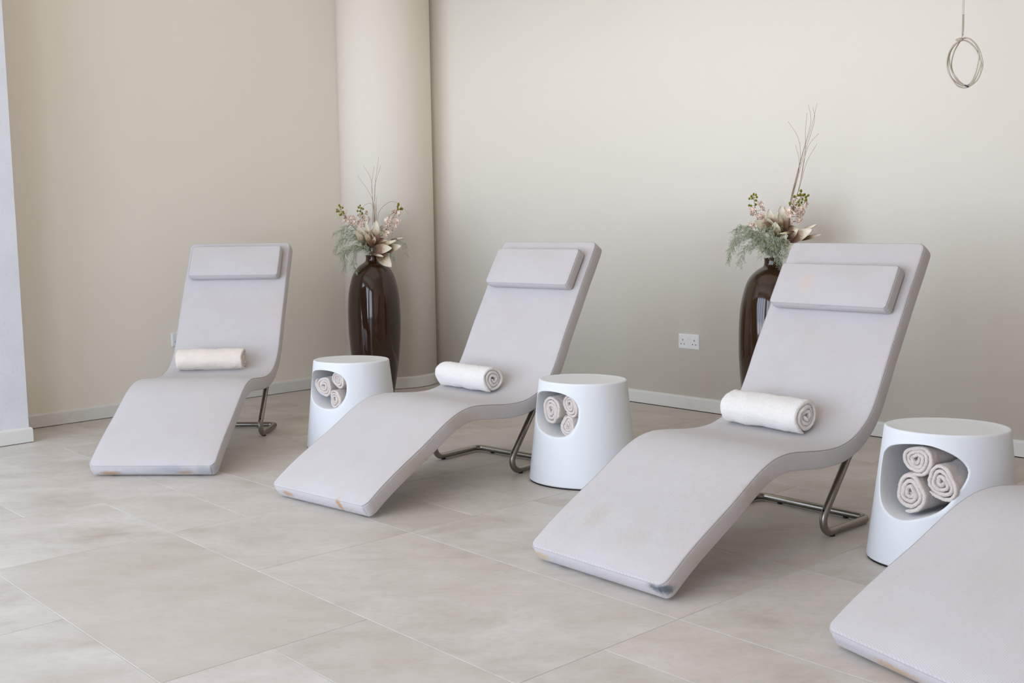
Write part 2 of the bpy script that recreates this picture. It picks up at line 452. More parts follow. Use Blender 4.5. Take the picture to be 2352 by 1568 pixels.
# skirtings: a profile with a rounded top swept along the foot of each wall
SK_H = 0.078
SKP = [(0, 0.004), (0.014, 0.004), (0.014, 0.066), (0.012, 0.073), (0.008, 0.077), (0.0, SK_H)]
def skirting(name, path, nrm, mat=SKIRT):
    secs = []
    for p, n_ in zip(path, nrm):
        secs.append([Vector(p) + n_*d + Vector((0, 0, z)) for d, z in SKP])
    v, f = loft(secs)
    o = mesh(name, v, f, mat, None, False); tag(o, kind='structure'); return o
skirting('baseboard_right', RW_PATH[1:], RW_N[1:])
gap = box('gap_shade_strip', _q2 - NR*0.0135 + Vector((0, 0, 0.0002)), E1*(FAR_R-2.0), NR*0.0135, (0, 0, 0.0042), HOLE); tag(gap, kind='structure')  # black strip standing in for the shade in the gap under the skirting
skirting('baseboard_left', [CORNER, P_w], [N_L, N_L])
aa = [R_(150 + 4*k) for k in range(0, 64)]
skirting('baseboard_column', [CC + Vector((math.cos(a), math.sin(a), 0))*(CR-0.001) for a in aa], [Vector((math.cos(a), math.sin(a), 0)) for a in aa])
PEs = PE - pn*0.012 - pd*0.018
skirting('baseboard_pier', [PEs - pn*0.4, PEs, PEs - pd*0.7], [pd, (pd+pn), pn])

# floor: real tiles (0.3 m module) laid on a grout bed
TYAW = R_(-47.417)
ta = Vector((math.cos(TYAW), math.sin(TYAW), 0)); tb = Vector((-math.sin(TYAW), math.cos(TYAW), 0))
TU0, TV0, TM = -3.685*1.085/1.1, 1.095*1.085/1.1, 0.3005
known = [(0,0,4,2),(2,2,6,4),(-2,0,0,2),(-2,2,0,3),(0,2,2,4),(4,0,6,1),(4,1,6,2),(-4,0,-2,1),(-4,1,-2,3),(6,2,10,3),(6,3,8,4),(6,0,8,2),(-4,3,0,4),
         (0,4,2,5),(0,5,2,6),(2,4,6,6),(6,4,10,6),(2,6,6,8),(6,6,8,8),(-2,4,0,6),(-6,1,-4,3),(-6,3,-4,4),(8,3,10,4),(-2,6,0,8),(0,6,2,8),(4,8,6,9),(-4,-2,0,0),(0,-2,2,0),(2,-2,6,0),(-4,8,-2,9)]
U0, U1, V0, V1 = -22, 20, -12, 20
occ = {}
tiles = []
def place(t):
    u0, v0, u1, v1 = t
    cells = [(i, j) for i in range(u0, u1) for j in range(v0, v1)]
    if any(c in occ for c in cells): return False
    for c in cells: occ[c] = 1
    tiles.append(t); return True
for t in known: place(t)
rng = random.Random(7)
for j in range(V0, V1):
    for i in range(U0, U1):
        if (i, j) in occ: continue
        opts = [(4, 2), (2, 2), (2, 1), (4, 2), (2, 2)]
        rng.shuffle(opts)
        if i % 2: opts = [(1, 1)] + [(o[0]-1, o[1]) for o in opts]
        for (w_, h_) in opts + [(2, 1), (1, 1)]:
            if place((i, j, i+w_, j+h_)): break
tv, tf, shift = [], [], []
G_ = 0.0013
def inside_room(p):
    d = p - CORNER
    return NR.dot(p) < NR.dot(CORNER)+0.9 and NR.dot(p) > NR.dot(WCORN)-0.9 and N_L.dot(d) > -0.9 and E1.dot(d) < FAR_R+0.7
for (u0, v0, u1, v1) in tiles:
    c = ta*(TU0+TM*(u0+u1)/2) + tb*(TV0+TM*(v0+v1)/2)
    if not inside_room(c): continue
    k = len(tv)
    def P(u, v_, e, z):
        return ta*u + tb*v_ + Vector((0, 0, z))
    a0, a1 = TU0+TM*u0, TU0+TM*u1; b0, b1 = TV0+TM*v0, TV0+TM*v1
    g, e = G_, G_+0.0008
    tv += [P(a0+g,b0+g,0,-0.006),P(a1-g,b0+g,0,-0.006),P(a1-g,b1-g,0,-0.006),P(a0+g,b1-g,0,-0.006)]
    tv += [P(a0+g,b0+g,0,-0.0006),P(a1-g,b0+g,0,-0.0006),P(a1-g,b1-g,0,-0.0006),P(a0+g,b1-g,0,-0.0006)]
    tv += [P(a0+e,b0+e,0,0),P(a1-e,b0+e,0,0),P(a1-e,b1-e,0,0),P(a0+e,b1-e,0,0)]
    tf += [(k+8,k+9,k+10,k+11)]
    for q in range(4):
        w2 = (q+1) % 4
        tf += [(k+q,k+w2,k+4+w2,k+4+q),(k+4+q,k+4+w2,k+8+w2,k+8+q)]
    shift += [(rng.uniform(-9, 9), rng.uniform(-9, 9), rng.uniform(-9, 9))]*9
nt_ = len(tf)
k = len(tv)
room = [CORNER - E1*0.6 + NR*0.4, P_r + E1*0.4 + NR*0.4, P_wr + E1*0.4 - NR*0.4, P_w - E1*0.6 - NR*0.4]
tv += [Vector((p.x, p.y, -0.0012)) for p in room] + [Vector((p.x, p.y, -0.12)) for p in room]
tf += [(k+3,k+2,k+1,k), (k+4,k+5,k+6,k+7)] + [(k+q, k+(q+1)%4, k+4+(q+1)%4, k+4+q) for q in range(4)]
shift += [(0, 0, 0)]*6
flo = mesh('floor', tv, tf, TILE, None, False, fix=False, mats=[TILE, GROUT], fmat=[0]*nt_ + [1]*6)
at = flo.data.attributes.new('tile_shift', 'FLOAT_VECTOR', 'FACE')
for i, s_ in enumerate(shift): at.data[i].vector = s_
# make tile tops face up
b = bmesh.new(); b.from_mesh(flo.data)
for fc in b.faces:
    fc.normal_update()
    if abs(fc.normal.z) > 0.9 and fc.calc_center_median().z > -0.01 and fc.normal.z < 0: fc.normal_flip()
b.to_mesh(flo.data); b.free()
tag(flo, kind='structure')

# ------------------------------------------------------------------ loungers
PS = [(-0.0160, 0.0559), (0.0744, 0.1154), (0.1674, 0.1674), (0.2831, 0.2264), (0.3606, 0.2700), (0.4241, 0.3045), (0.4891, 0.3302), (0.5400, 0.3405), (0.5950, 0.3430), (0.6667, 0.3365),
      (0.7881, 0.3232), (0.8829, 0.3231), (0.9538, 0.3379), (1.0126, 0.3657), (1.0650, 0.4080), (1.1125, 0.4766), (1.1759, 0.5912), (1.2440, 0.7046), (1.3065, 0.8094), (1.3671, 0.9049), (1.4115, 0.9800)]
WD = 0.562
TOPC = resample(catmull([Vector((t, 0, z)) for t, z in PS], 10), 0.012)
def frame_at(i):
    a = TOPC[max(0, i-1)]; b = TOPC[min(len(TOPC)-1, i+1)]
    T = (b-a).normalized(); return T, Vector((-T.z, 0, T.x))
def prof_point(s):
    """point and frame at arc length s of the seat line"""
    L = 0.0
    for i in range(len(TOPC)-1):
        d = (TOPC[i+1]-TOPC[i]).length
        if L+d >= s:
            T, N = frame_at(i); return TOPC[i].lerp(TOPC[i+1], (s-L)/d), T, N
        L += d
    T, N = frame_at(len(TOPC)-1); return TOPC[-1], T, N
ARC = sum((b-a).length for a, b in zip(TOPC, TOPC[1:]))
def pad_section(w, up_, dn, e=0.011, crown=0.006):
    """closed loop of (u, n); top edge at n=0 plus crown"""
    h = up_-dn
    pts = []
    nu = 16
    for i in range(nu+1):
        q = -1+2*i/nu
        pts.append((q*(w-e), up_ + crown*(1-abs(q)**3.0)))
    for k in range(1, 5):
        a = PI/2*(k/4); pts.append((w-e+e*math.sin(a), up_-e+e*math.cos(a)))
    pts.append((w+0.0015, (up_+dn)/2))
    for k in range(0, 5):
        a = PI/2*(k/4); pts.append((w-e+e*math.cos(a), dn+e-e*math.sin(a)))
    for i in range(1, 8):
        q = 1-2*i/8; pts.append((q*(w-e), dn))
    for k in range(0, 5):
        a = PI/2*(k/4); pts.append((-(w-e)-e*math.sin(a), dn+e-e*math.cos(a)))
    pts.append((-w-0.0015, (up_+dn)/2))
    for k in range(0, 4):
        a = PI/2*(k/4); pts.append((-(w-e)-e*math.cos(a), up_-e+e*math.sin(a)))
    return pts
def bent_pad(name, s0, s1, W, T, mat, parent, off=0.0, rp=0.028, e=0.011, crown=0.006, step=0.02, seam=True, straight=None, latc=0.0, ee_=0.004):
    """upholstered pad following the seat line between arc lengths s0..s1. straight=(P,T,N) makes it flat instead"""
    L = s1-s0
    ss = []
    for k in range(9): ss.append(rp*(1-math.cos(PI/2*k/8)))
    x = rp
    n_ = max(2, int((L-2*rp)/step))
    ss += [rp + (L-2*rp)*k/n_ for k in range(1, n_)]
    ss += [L-q for q in reversed(ss[:9])]
    ee = ee_
    secs, uvs, seamR, seamL = [], [], [], []
    for s in ss:
        d = min(s, L-s)
        iu = rp - math.sqrt(max(0, rp*rp-(rp-min(d, rp))**2))
        en = ee - math.sqrt(max(0, ee*ee-(ee-min(d, ee))**2))
        pts = pad_section(W/2-iu*0.75, off+T-en-0.0, off+en, e=max(0.003, e), crown=crown*min(1, d/0.05))
        if straight: P_, Tn, Nn = straight[0]+straight[1]*s, straight[1], straight[2]
        else: P_, Tn, Nn = prof_point(s0+s); P_ = P_ - Nn*T
        sec = []
        for u, nn in pts:
            sec.append(P_ + Nn*nn + Vector((0, u+latc, 0)))
        secs.append(sec)
        per = 0.0; prev = None
        for u, nn in pts:
            if prev is not None: per += math.hypot(u-prev[0], nn-prev[1])
            uvs.append((s0+s, per)); prev = (u, nn)
        seamR.append(sec[17]); seamL.append(sec[0] + (sec[0]-sec[1])*0.15)
    v, f = loft(secs, True, False, False)
    n = len(secs[0])
    # grid-like end caps
    for base, s_ in ((0, ss[0]), ((len(secs)-1)*n, ss[-1])):
        ctr = [Vector(v[base+i]) for i in range(n)]
        c = sum(ctr, Vector())/n
        outw = (Vector(v[base]) - Vector(v[base + (n if base == 0 else -n)])).normalized()
        inner = [(p + (Vector((c.x, p.y*0.985 + c.y*0.015, c.z)) - p)*0.35 + (prof_t(straight, s0, base, L) * 0.004)) for p in ctr]
        k0 = len(v); v += ctr; uvs += [((p-c).length*(1 if p.z > c.z else -1), p.y) if abs(p.y-c.y) < 1e-6 else (p.z*1.6, p.y) for p in ctr]
        k = len(v); v += inner; uvs += [(p.z*1.6, p.y) for p in inner]
        for i in range(n):
            j = (i+1) % n
            f.append((k0+i, k0+j, k+j, k+i))
        f.append(tuple(k+i for i in range(n)))
    o = mesh(name, v, f, mat, parent, True, uvs)
    if seam:
        front = [seamL[0].lerp(seamR[0], q/10) for q in range(1, 10)]
        back = [seamR[-1].lerp(seamL[-1], q/10) for q in range(1, 10)]
        loop = list(reversed(seamL)) + front + seamR + back
        tube('seam', loop, 0.0011, SEAM, o, 5, True)
    return o
def prof_t(straight, s0, base, L):
    if straight: T = straight[1]
    else: _, T, _ = prof_point(s0 if base == 0 else s0+L)
    return -T if base == 0 else T
def make_lounger():
    root = empty('chaise_lounger', (0, 0, 0))
    bent_pad('cushion', 0.0, ARC, WD, 0.061, FAB[1], root, e=0.008)
    # tubular sled base
    r = 0.0132; x0, x1, y_, zb = 0.812, 1.150, 0.232, r+0.0035
    P = [(1.058, y_, 0.326), (x0, y_, zb), (x1, y_, zb), (x1, -y_, zb), (x0, -y_, zb), (1.058, -y_, 0.326)]
    tube('base_tube', fillet(P, [0.045, 0.035, 0.035, 0.045], 10), r, STEEL, root, 18)
    for x, y in ((0.915, y_), (0.915, -y_), (x1, 0.14), (x1, -0.14)):
        lathe_at('foot_pad', (x, y, 0), [(0.010, 0.0), (0.010, 0.006)], BLACK, root)
    for y in (y_, -y_):
        lathe_at('screw_hole', (0.871, y, 0.090), [(0.0035, -0.001), (0.0035, 0.0006)], HOLE, root, axis=Vector((-0.777, 0, 0.629)), push=r)
    for y in (-0.19, 0.19):
        lathe_at('foot_glide', (0.056, y, 0), [(0.013, 0.0), (0.013, 0.022)], BLACK, root)
    lathe_at('bolt_cap', (1.070, -0.20, 0.318), [(0.011, 0), (0.011, 0.02)], BLACK, root, axis=Vector((0.5, 0, -0.85)))
    return root
def lathe_at(name, loc, prof, mat, parent, axis=None, push=0.0, seg=16):
    o = lathe(name, prof, mat, parent, seg)
    o.location = loc
    if axis is not None:
        o.rotation_euler = axis.to_track_quat('Z', 'Y').to_euler()
        o.location = Vector(loc) + axis.normalized()*push
    return o
lounger = make_lounger()
def copy_tree(o, parent=None):
    c = o.copy(); COL.objects.link(c); c.parent = parent
    for ch in [x for x in bpy.data.objects if x.parent == o]: copy_tree(ch, c)
    return c
POSES = {1: (-1.566, 4.6861, 1.5158), 2: (-0.7453, 4.1226, 0.8575), 3: (0.2415, 3.2204, 0.7260), 4: (0.9169, 2.4321, 0.4723)}
LAB = {1: 'pale woven S-shaped lounger nearest the left wall, with a cream towel on its seat',
       2: 'pale woven S-shaped lounger between the two smaller white side tables',
       3: 'pale woven S-shaped lounger with a dark grey smudge on its front foot corner',
       4: 'pale woven lounger cut off by the bottom right corner of the picture'}
# head pillows: (arc length of lower edge at the pad, shift, lateral centre)
# the pillow lies flat on the backrest; its lower face touches the seat line
def back_frame(s):
    return prof_point(s)
loungers = {}
# local y axis of a lounger points to its left side when seen from the foot; photo-right side is -y
for k in (1, 2, 3, 4):
    root = lounger if k == 1 else copy_tree(lounger)
    x, y, a = POSES[k]
    root.location = (x, y, 0); root.rotation_euler = (0, 0, a)
    tag(root, LAB[k], 'lounger', 'row of S-shaped loungers')
    for ch in [c for c in bpy.data.objects if c.parent == root]:
        if ch.name.startswith('cushion'):
            ch.material_slots[0].link = 'OBJECT'; ch.material_slots[0].material = FAB[k]
    loungers[k] = root
for k in (1, 2, 3, 4):
    root = loungers[k]
    low = {1: 0.232, 2: 0.252, 3: 0.293, 4: 0.240}[k]     # distance of the pillow's lower edge below the head end
    s_lo = ARC - low
    P_, T_, N_ = prof_point(s_lo + 0.09)
    P0 = P_ - T_*0.09 + N_*0.0075
    pl = bent_pad('head_pillow', 0, {1: 0.182, 3: 0.170}.get(k, 0.184), 0.492, 0.048, FAB[{1: 5, 3: 6}.get(k, 0)], root, 0.0, 0.014, 0.008, 0.009, 0.02, True, (P0, T_, N_))
    pl.name = 'head_pillow' if k == 1 else pl.name

# ------------------------------------------------------------------ rolled towels
def towel(name, length, radius, mat, turns=3.4, squash=1.0, seed=0, thick=None, wob=0.05, parent=None, endphase=None, tufts=7500):
    """thick spiral sheet, axis along local X, centre at origin"""
    rg = random.Random(seed)
    pitch_ = (radius-0.004)/turns
    th = thick or pitch_*0.90
    ph = [rg.uniform(0, 6.28) for _ in range(6)]
    if endphase is not None: ph[3] = endphase - 2*PI*turns
    def pos(a):      # a: angle from the centre outwards
        r = 0.003 + pitch_*a/(2*PI)
        w = 1 + wob*math.sin(2*a+ph[0]) + wob*0.7*math.sin(3*a+ph[1]) + wob*0.4*math.sin(5*a+ph[2]) * (1-r/radius)
        r *= w
        return Vector((0, math.cos(a+ph[3])*r, math.sin(a+ph[3])*r*squash))
    A0, A1 = 1.2, 2*PI*turns
    ns = int(44*turns)
    rings = []
    nx = 44
    for i in range(ns+1):
        a = A0+(A1-A0)*i/ns
        c = pos(a); t = (pos(a+0.02)-pos(a-0.02)).normalized(); nn = Vector((0, t.z, -t.y))
        if nn.dot(c) < 0: nn = -nn
        h2 = th/2
        if i >= ns-2: h2 *= (0.45, 0.8, 1.0)[ns-i]
        ring = []
        jut = 0.0015*math.sin(a*1.7+ph[4]) + 0.004*(1-a/A1)*math.sin(a*0.6+ph[5])
        Lh = length/2 - h2
        for side in (1, -1):
            # straight run on one face, then rounded end
            for q in range(nx+1):
                xx = (-Lh + 2*Lh*q/nx)*(1 if side == 1 else -1)
                ring.append(c + nn*h2*side + Vector((xx, 0, 0)))
            for q in range(1, 5):
                b_ = PI*q/5
                ring.append(c + nn*h2*side*math.cos(b_) + Vector((side*(Lh + h2*math.sin(b_)) + jut*side, 0, 0)))
        rings.append(ring)
    v, f = loft(rings)
    out = []
    sd = Vector((seed*3.1, seed*1.7, 0))
    for p in v:
        n1 = noise.noise_vector((p+sd)*190)*0.0016 + noise.noise_vector((p+sd)*70)*0.0012 + noise.noise_vector((p+sd)*16)*0.0040
        out.append(p + n1)
    # terry pile: short tufts standing on the cloth
    quads = [q for q in f if len(q) == 4]
    # which way the loft's faces point: test one quad of the outermost turn
    kk_ = (len(rings)-8)*len(rings[0]) + nx//2
    qa = [out[kk_], out[kk_+1], out[kk_+1+len(rings[0])], out[kk_+len(rings[0])]]
    n0 = (qa[1]-qa[0]).cross(qa[3]-qa[0]); rad0 = Vector((0, qa[0].y, qa[0].z))
    nsign = 1.0 if n0.dot(rad0) > 0 else -1.0
    nf = len(quads); base_n = len(out)
    tv_, tf_ = [], []
    for _ in range(tufts):
        q = quads[rg.randrange(nf)]
        a, b, c, d = (out[i] for i in q)
        u, w_ = rg.random(), rg.random()
        p = a.lerp(b, u).lerp(d.lerp(c, u), w_)
        nn = (b-a).cross(d-a)
        if nn.length < 1e-12: continue
        nn.normalize()
        j = Vector((rg.gauss(0, 1), rg.gauss(0, 1), rg.gauss(0, 1)))*0.45
        hgt = rg.uniform(0.0012, 0.0030)
        for sg in (1,):
            t1 = nn.cross(j+Vector((.01, .02, .03))).normalized()*0.0011; t2 = nn.cross(t1).normalized()*0.0011
            k = base_n + len(tv_)
            dr = (nn*nsign + j*0.8).normalized()*hgt
            tv_ += [p+t1, p-t1*.5+t2*.87, p-t1*.5-t2*.87, p+dr]
            tf_ += [(k, k+1, k+3), (k+1, k+2, k+3), (k+2, k, k+3)]
    o = mesh(name, out + tv_, f + tf_, mat, parent)
    return o
def seat_towel(k, lat0, lat1, t, r, mat, label, seed, rot=0.0, squash=0.97, turns=3.4, dz=0.0):
    o = towel('rolled_towel', lat1-lat0, r, mat, turns, squash, seed, endphase=-1.9 if rot <= 0 else -1.3, tufts=14000)
    x, y, a = POSES[k]
    lat = (lat0+lat1)/2
    # seat height under the roll
    z = None
    best = min(TOPC, key=lambda p: abs(p.x-t)); z = best.z + 0.008
    o.location = (x + t*math.cos(a) + lat*math.sin(a), y + t*math.sin(a) - lat*math.cos(a), z + r*squash + dz)
    o.rotation_euler = (0, 0, a - PI/2 + rot)
    tag(o, label, 'towel', 'rolled towels on the lounger seats')
    return o
seat_towel(1, -.205, .135, .945, .057, TERRY_C, 'cream rolled towel lying across the seat of the lounger nearest the left wall', 1, rot=R_(3))
seat_towel(2, -.245, .085, .935, .058, TERRY_W, 'white rolled towel with a round spiral end, between the two smaller side tables', 2, rot=R_(-6))
seat_towel(3, -.215, .120, .935, .061, TERRY_W, 'white rolled towel, flattened at its right end, nearest to the camera', 5, rot=R_(-3), squash=0.95)

# ------------------------------------------------------------------ oval side tables with a niche
SH, SA, SB, SA0, SB0 = 0.4285, 0.185, 0.153, 0.233, 0.182
def shell(phi, z, inset=0.0):
    k = z/SH
    A = SA0+(SA-SA0)*k-inset; B = SB0+(SB-SB0)*k-inset
    return Vector((A*math.cos(phi), B*math.sin(phi), z))
HOLE_BIG = [(195.3,.343),(206.1,.371),(224.5,.388),(247.2,.394),(262.1,.383),(275.2,.361),(283.2,.330),(282.6,.300),(275.6,.258),(266.4,.215),(256.2,.186),(242.8,.166),(232.4,.157),(220.0,.162),(207.1,.187),(199.0,.228),(195.0,.285)]
HOLE_SML = [(199,.340),(206,.366),(220,.384),(237,.391),(253,.390),(265,.381),(274.5,.363),(279.2,.338),(280.0,.313),(278.6,.277),(272.9,.241),(265.7,.218),(257.9,.211),(249.6,.210),(238,.216),(222,.235),(208,.268),(200,.300)]
def make_table(hole, depth, label):
    root = empty('side_table', (0, 0, 0))
    n = 72
    C = catmull([Vector((p, z*180, 0)) for p, z in hole] + [Vector((hole[0][0], hole[0][1]*180, 0))], 8)
    ctr = sum(C, Vector())/len(C)
    def ray_hit(ang):
        d = Vector((math.cos(ang), math.sin(ang), 0)); best = None
        for i in range(len(C)-1):
            a, b = C[i]-ctr, C[i+1]-ctr
            den = d.x*(b.y-a.y)-d.y*(b.x-a.x)
            if abs(den) < 1e-9: continue
            t = (a.x*(b.y-a.y)-a.y*(b.x-a.x))/den; s = (a.x*d.y-a.y*d.x)/den
            if t > 0 and -1e-6 <= s <= 1+1e-6: best = t if best is None else max(best, t)
        return ctr + d*best
    # rectangle in (phi, z*180)
    p0, p1 = ctr.x-92, ctr.x+92
    z0, z1 = 0.012*180, 0.4225*180
    per = []
    NX, NZ = 22, 14
    for i in range(NX): per.append(Vector((p0+(p1-p0)*i/NX, z0, 0)))
    for i in range(NZ): per.append(Vector((p1, z0+(z1-z0)*i/NZ, 0)))
    for i in range(NX): per.append(Vector((p1-(p1-p0)*i/NX, z1, 0)))
    for i in range(NZ): per.append(Vector((p0, z1-(z1-z0)*i/NZ, 0)))
    n = len(per)
    hp = [ray_hit(math.atan2(q.y-ctr.y, q.x-ctr.x)) for q in per]
    # even the hole points out along the contour
    v, f = [], []
    def S3(q, inset=0.0): return shell(R_(q.x), q.y/180, inset)
    NRG = 10
    for k in range(NRG+1):
        t = (k/NRG)**1.3
        for i in range(n): v.append(S3(hp[i].lerp(per[i], t)))
    for k in range(NRG):
        for i in range(n):
            j = (i+1) % n; f.append((k*n+i, k*n+j, (k+1)*n+j, (k+1)*n+i))
    # the niche: follows the contour inwards and closes at its back
    inw = -Vector((math.cos(R_(ctr.x))*SA, math.sin(R_(ctr.x))*SB, 0)).normalized()
    c3 = S3(ctr)
    hc = [S3(q) for q in hp]
    base = len(v)
    tun = [(0.0015, 0.9975), (0.005, 0.990), (0.012, 0.983), (0.03, 0.975), (0.07, 0.955), (0.12, 0.95), (0.17, 0.94), (0.21, 0.92), (depth, 0.84)]
    # plane of the mouth: points are pulled to their own depth then flattened progressively
    for (d, sc) in tun:
        for p in hc:
            rel = p - c3
            al = rel.dot(inw)
            lat_ = rel - inw*al
            fl = min(1, d/0.15)
            q = c3 + lat_*sc + inw*(al*(1-fl) + d + 0.05*fl)
            v.append(q)
    rows = [0] + [None]
    def idx(r, i): return i if r == -1 else base + r*n + i
    for r in range(-1, len(tun)-1):
        for i in range(n):
            j = (i+1) % n; f.append((idx(r, i), idx(r, j), idx(r+1, j), idx(r+1, i)))
    f.append(tuple(base+(len(tun)-1)*n+i for i in range(n)))
    # rest of the side
    m_ = 26
    kk = len(v)
    for i in range(m_+1):
        ph = p1 + (360-(p1-p0))*i/m_
        for j in range(NZ+1):
            v.append(S3(Vector((ph, z0+(z1-z0)*j/NZ, 0))))
    for i in range(m_):
        for j in range(NZ):
            f.append((kk+i*(NZ+1)+j, kk+(i+1)*(NZ+1)+j, kk+(i+1)*(NZ+1)+j+1, kk+i*(NZ+1)+j+1))
    # ring angles
    ang = [p0+(p1-p0)*i/NX for i in range(NX)] + [p1 + (360-(p1-p0))*i/m_ for i in range(m_)]
    def ring(z, ins): 
        k0 = len(v)
        for a in ang: v.append(shell(R_(a), z, ins))
        return k0
    def join(a, b):
        n_ = len(ang)
        for i in range(n_): f.append((a+i, a+(i+1) % n_, b+(i+1) % n_, b+i))
    # top edge, slightly dished top
    rs = [ring(0.4225, 0), ring(0.4262, 0.0010), ring(0.4280, 0.0032), ring(0.4285, 0.0065), ring(0.4272, 0.012), ring(0.4262, 0.03), ring(0.4260, 0.08), ring(0.4260, 0.13)]
    for a, b in zip(rs, rs[1:]): join(a, b)
    f.append(tuple(rs[-1]+i for i in range(len(ang))))
    rb = [ring(0.012, 0), ring(0.0075, 0.001), ring(0.006, 0.004), ring(0.006, 0.06)]
    for a, b in zip(rb, rb[1:]): join(b, a)
    f.append(tuple(rb[-1]+i for i in reversed(range(len(ang)))))
    o = mesh('body', v, f, PLASTIC, root, True)
    b = bmesh.new(); b.from_mesh(o.data); bmesh.ops.remove_doubles(b, verts=b.verts[:], dist=0.00008); bmesh.ops.recalc_face_normals(b, faces=b.faces); b.to_mesh(o.data); b.free()
    v2, f2 = loft([[shell(2*PI*i/64, 0.0, 0.005)+Vector((0, 0, z)) for i in range(64)] for z in (0.0, 0.0065)])
    mesh('base_ring', v2, f2, BLACK, root, True)
    root['label'] = label
    return root, c3, inw
TAB = {1: (-.779, 5.287, -.223), 2: (.290, 4.511, -.390), 3: (1.348, 3.373, -.278)}
TLAB = {1: 'white oval side table in front of the brown vase by the column',
        2: 'white oval side table in the middle of the picture, between two loungers',
        3: 'largest white oval side table, at the right, with a wide open niche'}
GRP = {1: 'rolled towels in the side table by the column', 2: 'rolled towels in the middle side table', 3: 'rolled towels in the right side table'}
# towels in niches: image-plane offsets in metres from the niche mouth centre: (sideways right, up, depth, radius, squash, label)
NT = {
 3: [(-0.015, 0.061, 0.035, 0.0485, 1.0, 'greige rolled towel on top in the right side table'),
     (-0.034, -0.045, 0.03, 0.0550, 1.02, 'greige rolled towel at the lower left in the right side table'),
     (0.064, 0.003, 0.04, 0.0490, 1.12, 'greige rolled towel at the lower right in the right side table')],
 2: [(-0.046, 0.002, 0.035, 0.0540, 1.03, 'greige rolled towel at the left in the middle side table'),
     (0.058, 0.038, 0.045, 0.0455, .98, 'greige rolled towel at the upper right in the middle side table'),
     (0.058, -0.048, 0.035, 0.0430, 1.0, 'greige rolled towel at the lower right in the middle side table')],
 1: [(-0.048, 0.006, 0.035, 0.0520, 1.0, 'greige rolled towel at the left in the side table by the column'),
     (0.048, 0.040, 0.045, 0.0430, .98, 'greige rolled towel at the upper right in the side table by the column'),
     (0.036, -0.052, 0.035, 0.0440, 1.0, 'greige rolled towel at the lower right in the side table by the column')]}
sd = 20
for k in (1, 2, 3):
    X, Y, yw = TAB[k]
    root, c3, inw = make_table(HOLE_BIG if k == 3 else HOLE_SML, 0.25, TLAB[k])
    root.location = (X, Y, 0); root.rotation_euler = (0, 0, yw)
    tag(root, TLAB[k], 'side table', 'white oval side tables')
    M = Matrix.Rotation(yw, 4, 'Z')
    cw = M @ c3 + Vector((X, Y, 0)); iw = M @ inw
    side = Vector((iw.y, -iw.x, 0))
    for (dx, dz, dp, rr, sq, lb) in NT[k]:
        sd += 1
        o = towel('rolled_towel', 0.22, rr, TERRY_G, 3.6, sq, sd, wob=0.10)
        o.location = cw + side*dx + Vector((0, 0, dz)) + iw*(dp+0.11)
        o.rotation_euler = (0, 0, math.atan2(iw.y, iw.x))
        tag(o, lb, 'towel', GRP[k])

# ------------------------------------------------------------------ sockets
def make_socket():
    root = empty('double_socket', (0, 0, 0))       # lies in the XZ plane, facing -Y, origin at its centre on the wall
    W2, H2 = 0.073, 0.043
    def rr(w, h, y, r=0.004):
        o = []
        for cx, cz, a0 in ((w-r, h-r, 0), (-w+r, h-r, 90), (-w+r, -h+r, 180), (w-r, -h+r, 270)):
            for k in range(5):
                a = R_(a0+90*k/4); o.append(Vector((cx+r*math.cos(a), y, cz+r*math.sin(a))))
        return o
    v, f = loft([rr(W2, H2, 0), rr(W2, H2, -0.005), rr(W2-0.004, H2-0.004, -0.009), rr(W2-0.008, H2-0.007, -0.0102)])
    mesh('face_plate', v, f, SOCKET, root, False)
    for x in (-0.0085, 0.0045):
        box('rocker_switch', (x, -0.0100, 0.012), (0.009, 0, 0), (0, -0.0030, 0), (0, 0, 0.013), SOCKET, root, 0.0008)
    for cx in (-0.040, 0.040):
        for (x, z, w, h) in ((0, 0.009, 0.0042, 0.009), (-0.011, -0.014, 0.0062, 0.0048), (0.011, -0.014, 0.0062, 0.0048)):
            box('pin_hole', (cx+x-w/2, -0.0098, z-h/2), (w, 0, 0), (0, -0.0006, 0), (0, 0, h), HOLE, root)
    return root
pR = Vector((0.70007, 6.49517, 0)); e1 = Vector((0.6827, -0.7307, 0))
s1 = make_socket()
s1.location = pR + e1*0.4403 + Vector((0, 0, 0.388)); s1.rotation_euler = (0, 0, math.atan2(e1.y, e1.x))
tag(s1, 'white double plug socket on the right wall, fully in view', 'socket')
s2 = copy_tree(s1)
dl = Vector((0.7066, 0.7077, 0)); pL = Vector((-2.35694, 6.13949, 0))
s2.location = pL + dl*0.555 + Vector((0, 0, 0.411)); s2.rotation_euler = (0, 0, math.atan2(dl.y, dl.x))
tag(s2, 'white plug socket on the left wall, half hidden behind the backrest of the left lounger', 'socket')

# ------------------------------------------------------------------ vases and flowers
VP = [(0.100, 0.0), (0.106, 0.004), (0.119, 0.06), (0.135, 0.15), (0.151, 0.28), (0.160, 0.40), (0.162, 0.50), (0.160, 0.58), (0.154, 0.65), (0.142, 0.71), (0.125, 0.765), (0.103, 0.800), (0.078, 0.824), (0.056, 0.838), (0.045, 0.848), (0.0425, 0.860), (0.0425, 0.874), (0.0455, 0.882)]
def make_vase():
    c = catmull([Vector((r, z, 0)) for r, z in VP], 6)
    outer = [(p.x, p.y) for p in c]
    inner = [(0.0435, 0.884), (0.0385, 0.882), (0.037, 0.870), (0.037, 0.850), (0.060, 0.828), (0.105, 0.785), (0.130, 0.72), (0.140, 0.6), (0.13, 0.55)]
    return lathe('floor_vase', outer + inner, GLAZE, None, 96)
va = make_vase()
VA1, VA2 = Vector((-0.850, 6.80, 0)), Vector((1.272, 5.35, 0))
va.location = VA1
tag(va, 'tall glossy dark brown floor vase in front of the round column', 'vase', 'brown floor vases')
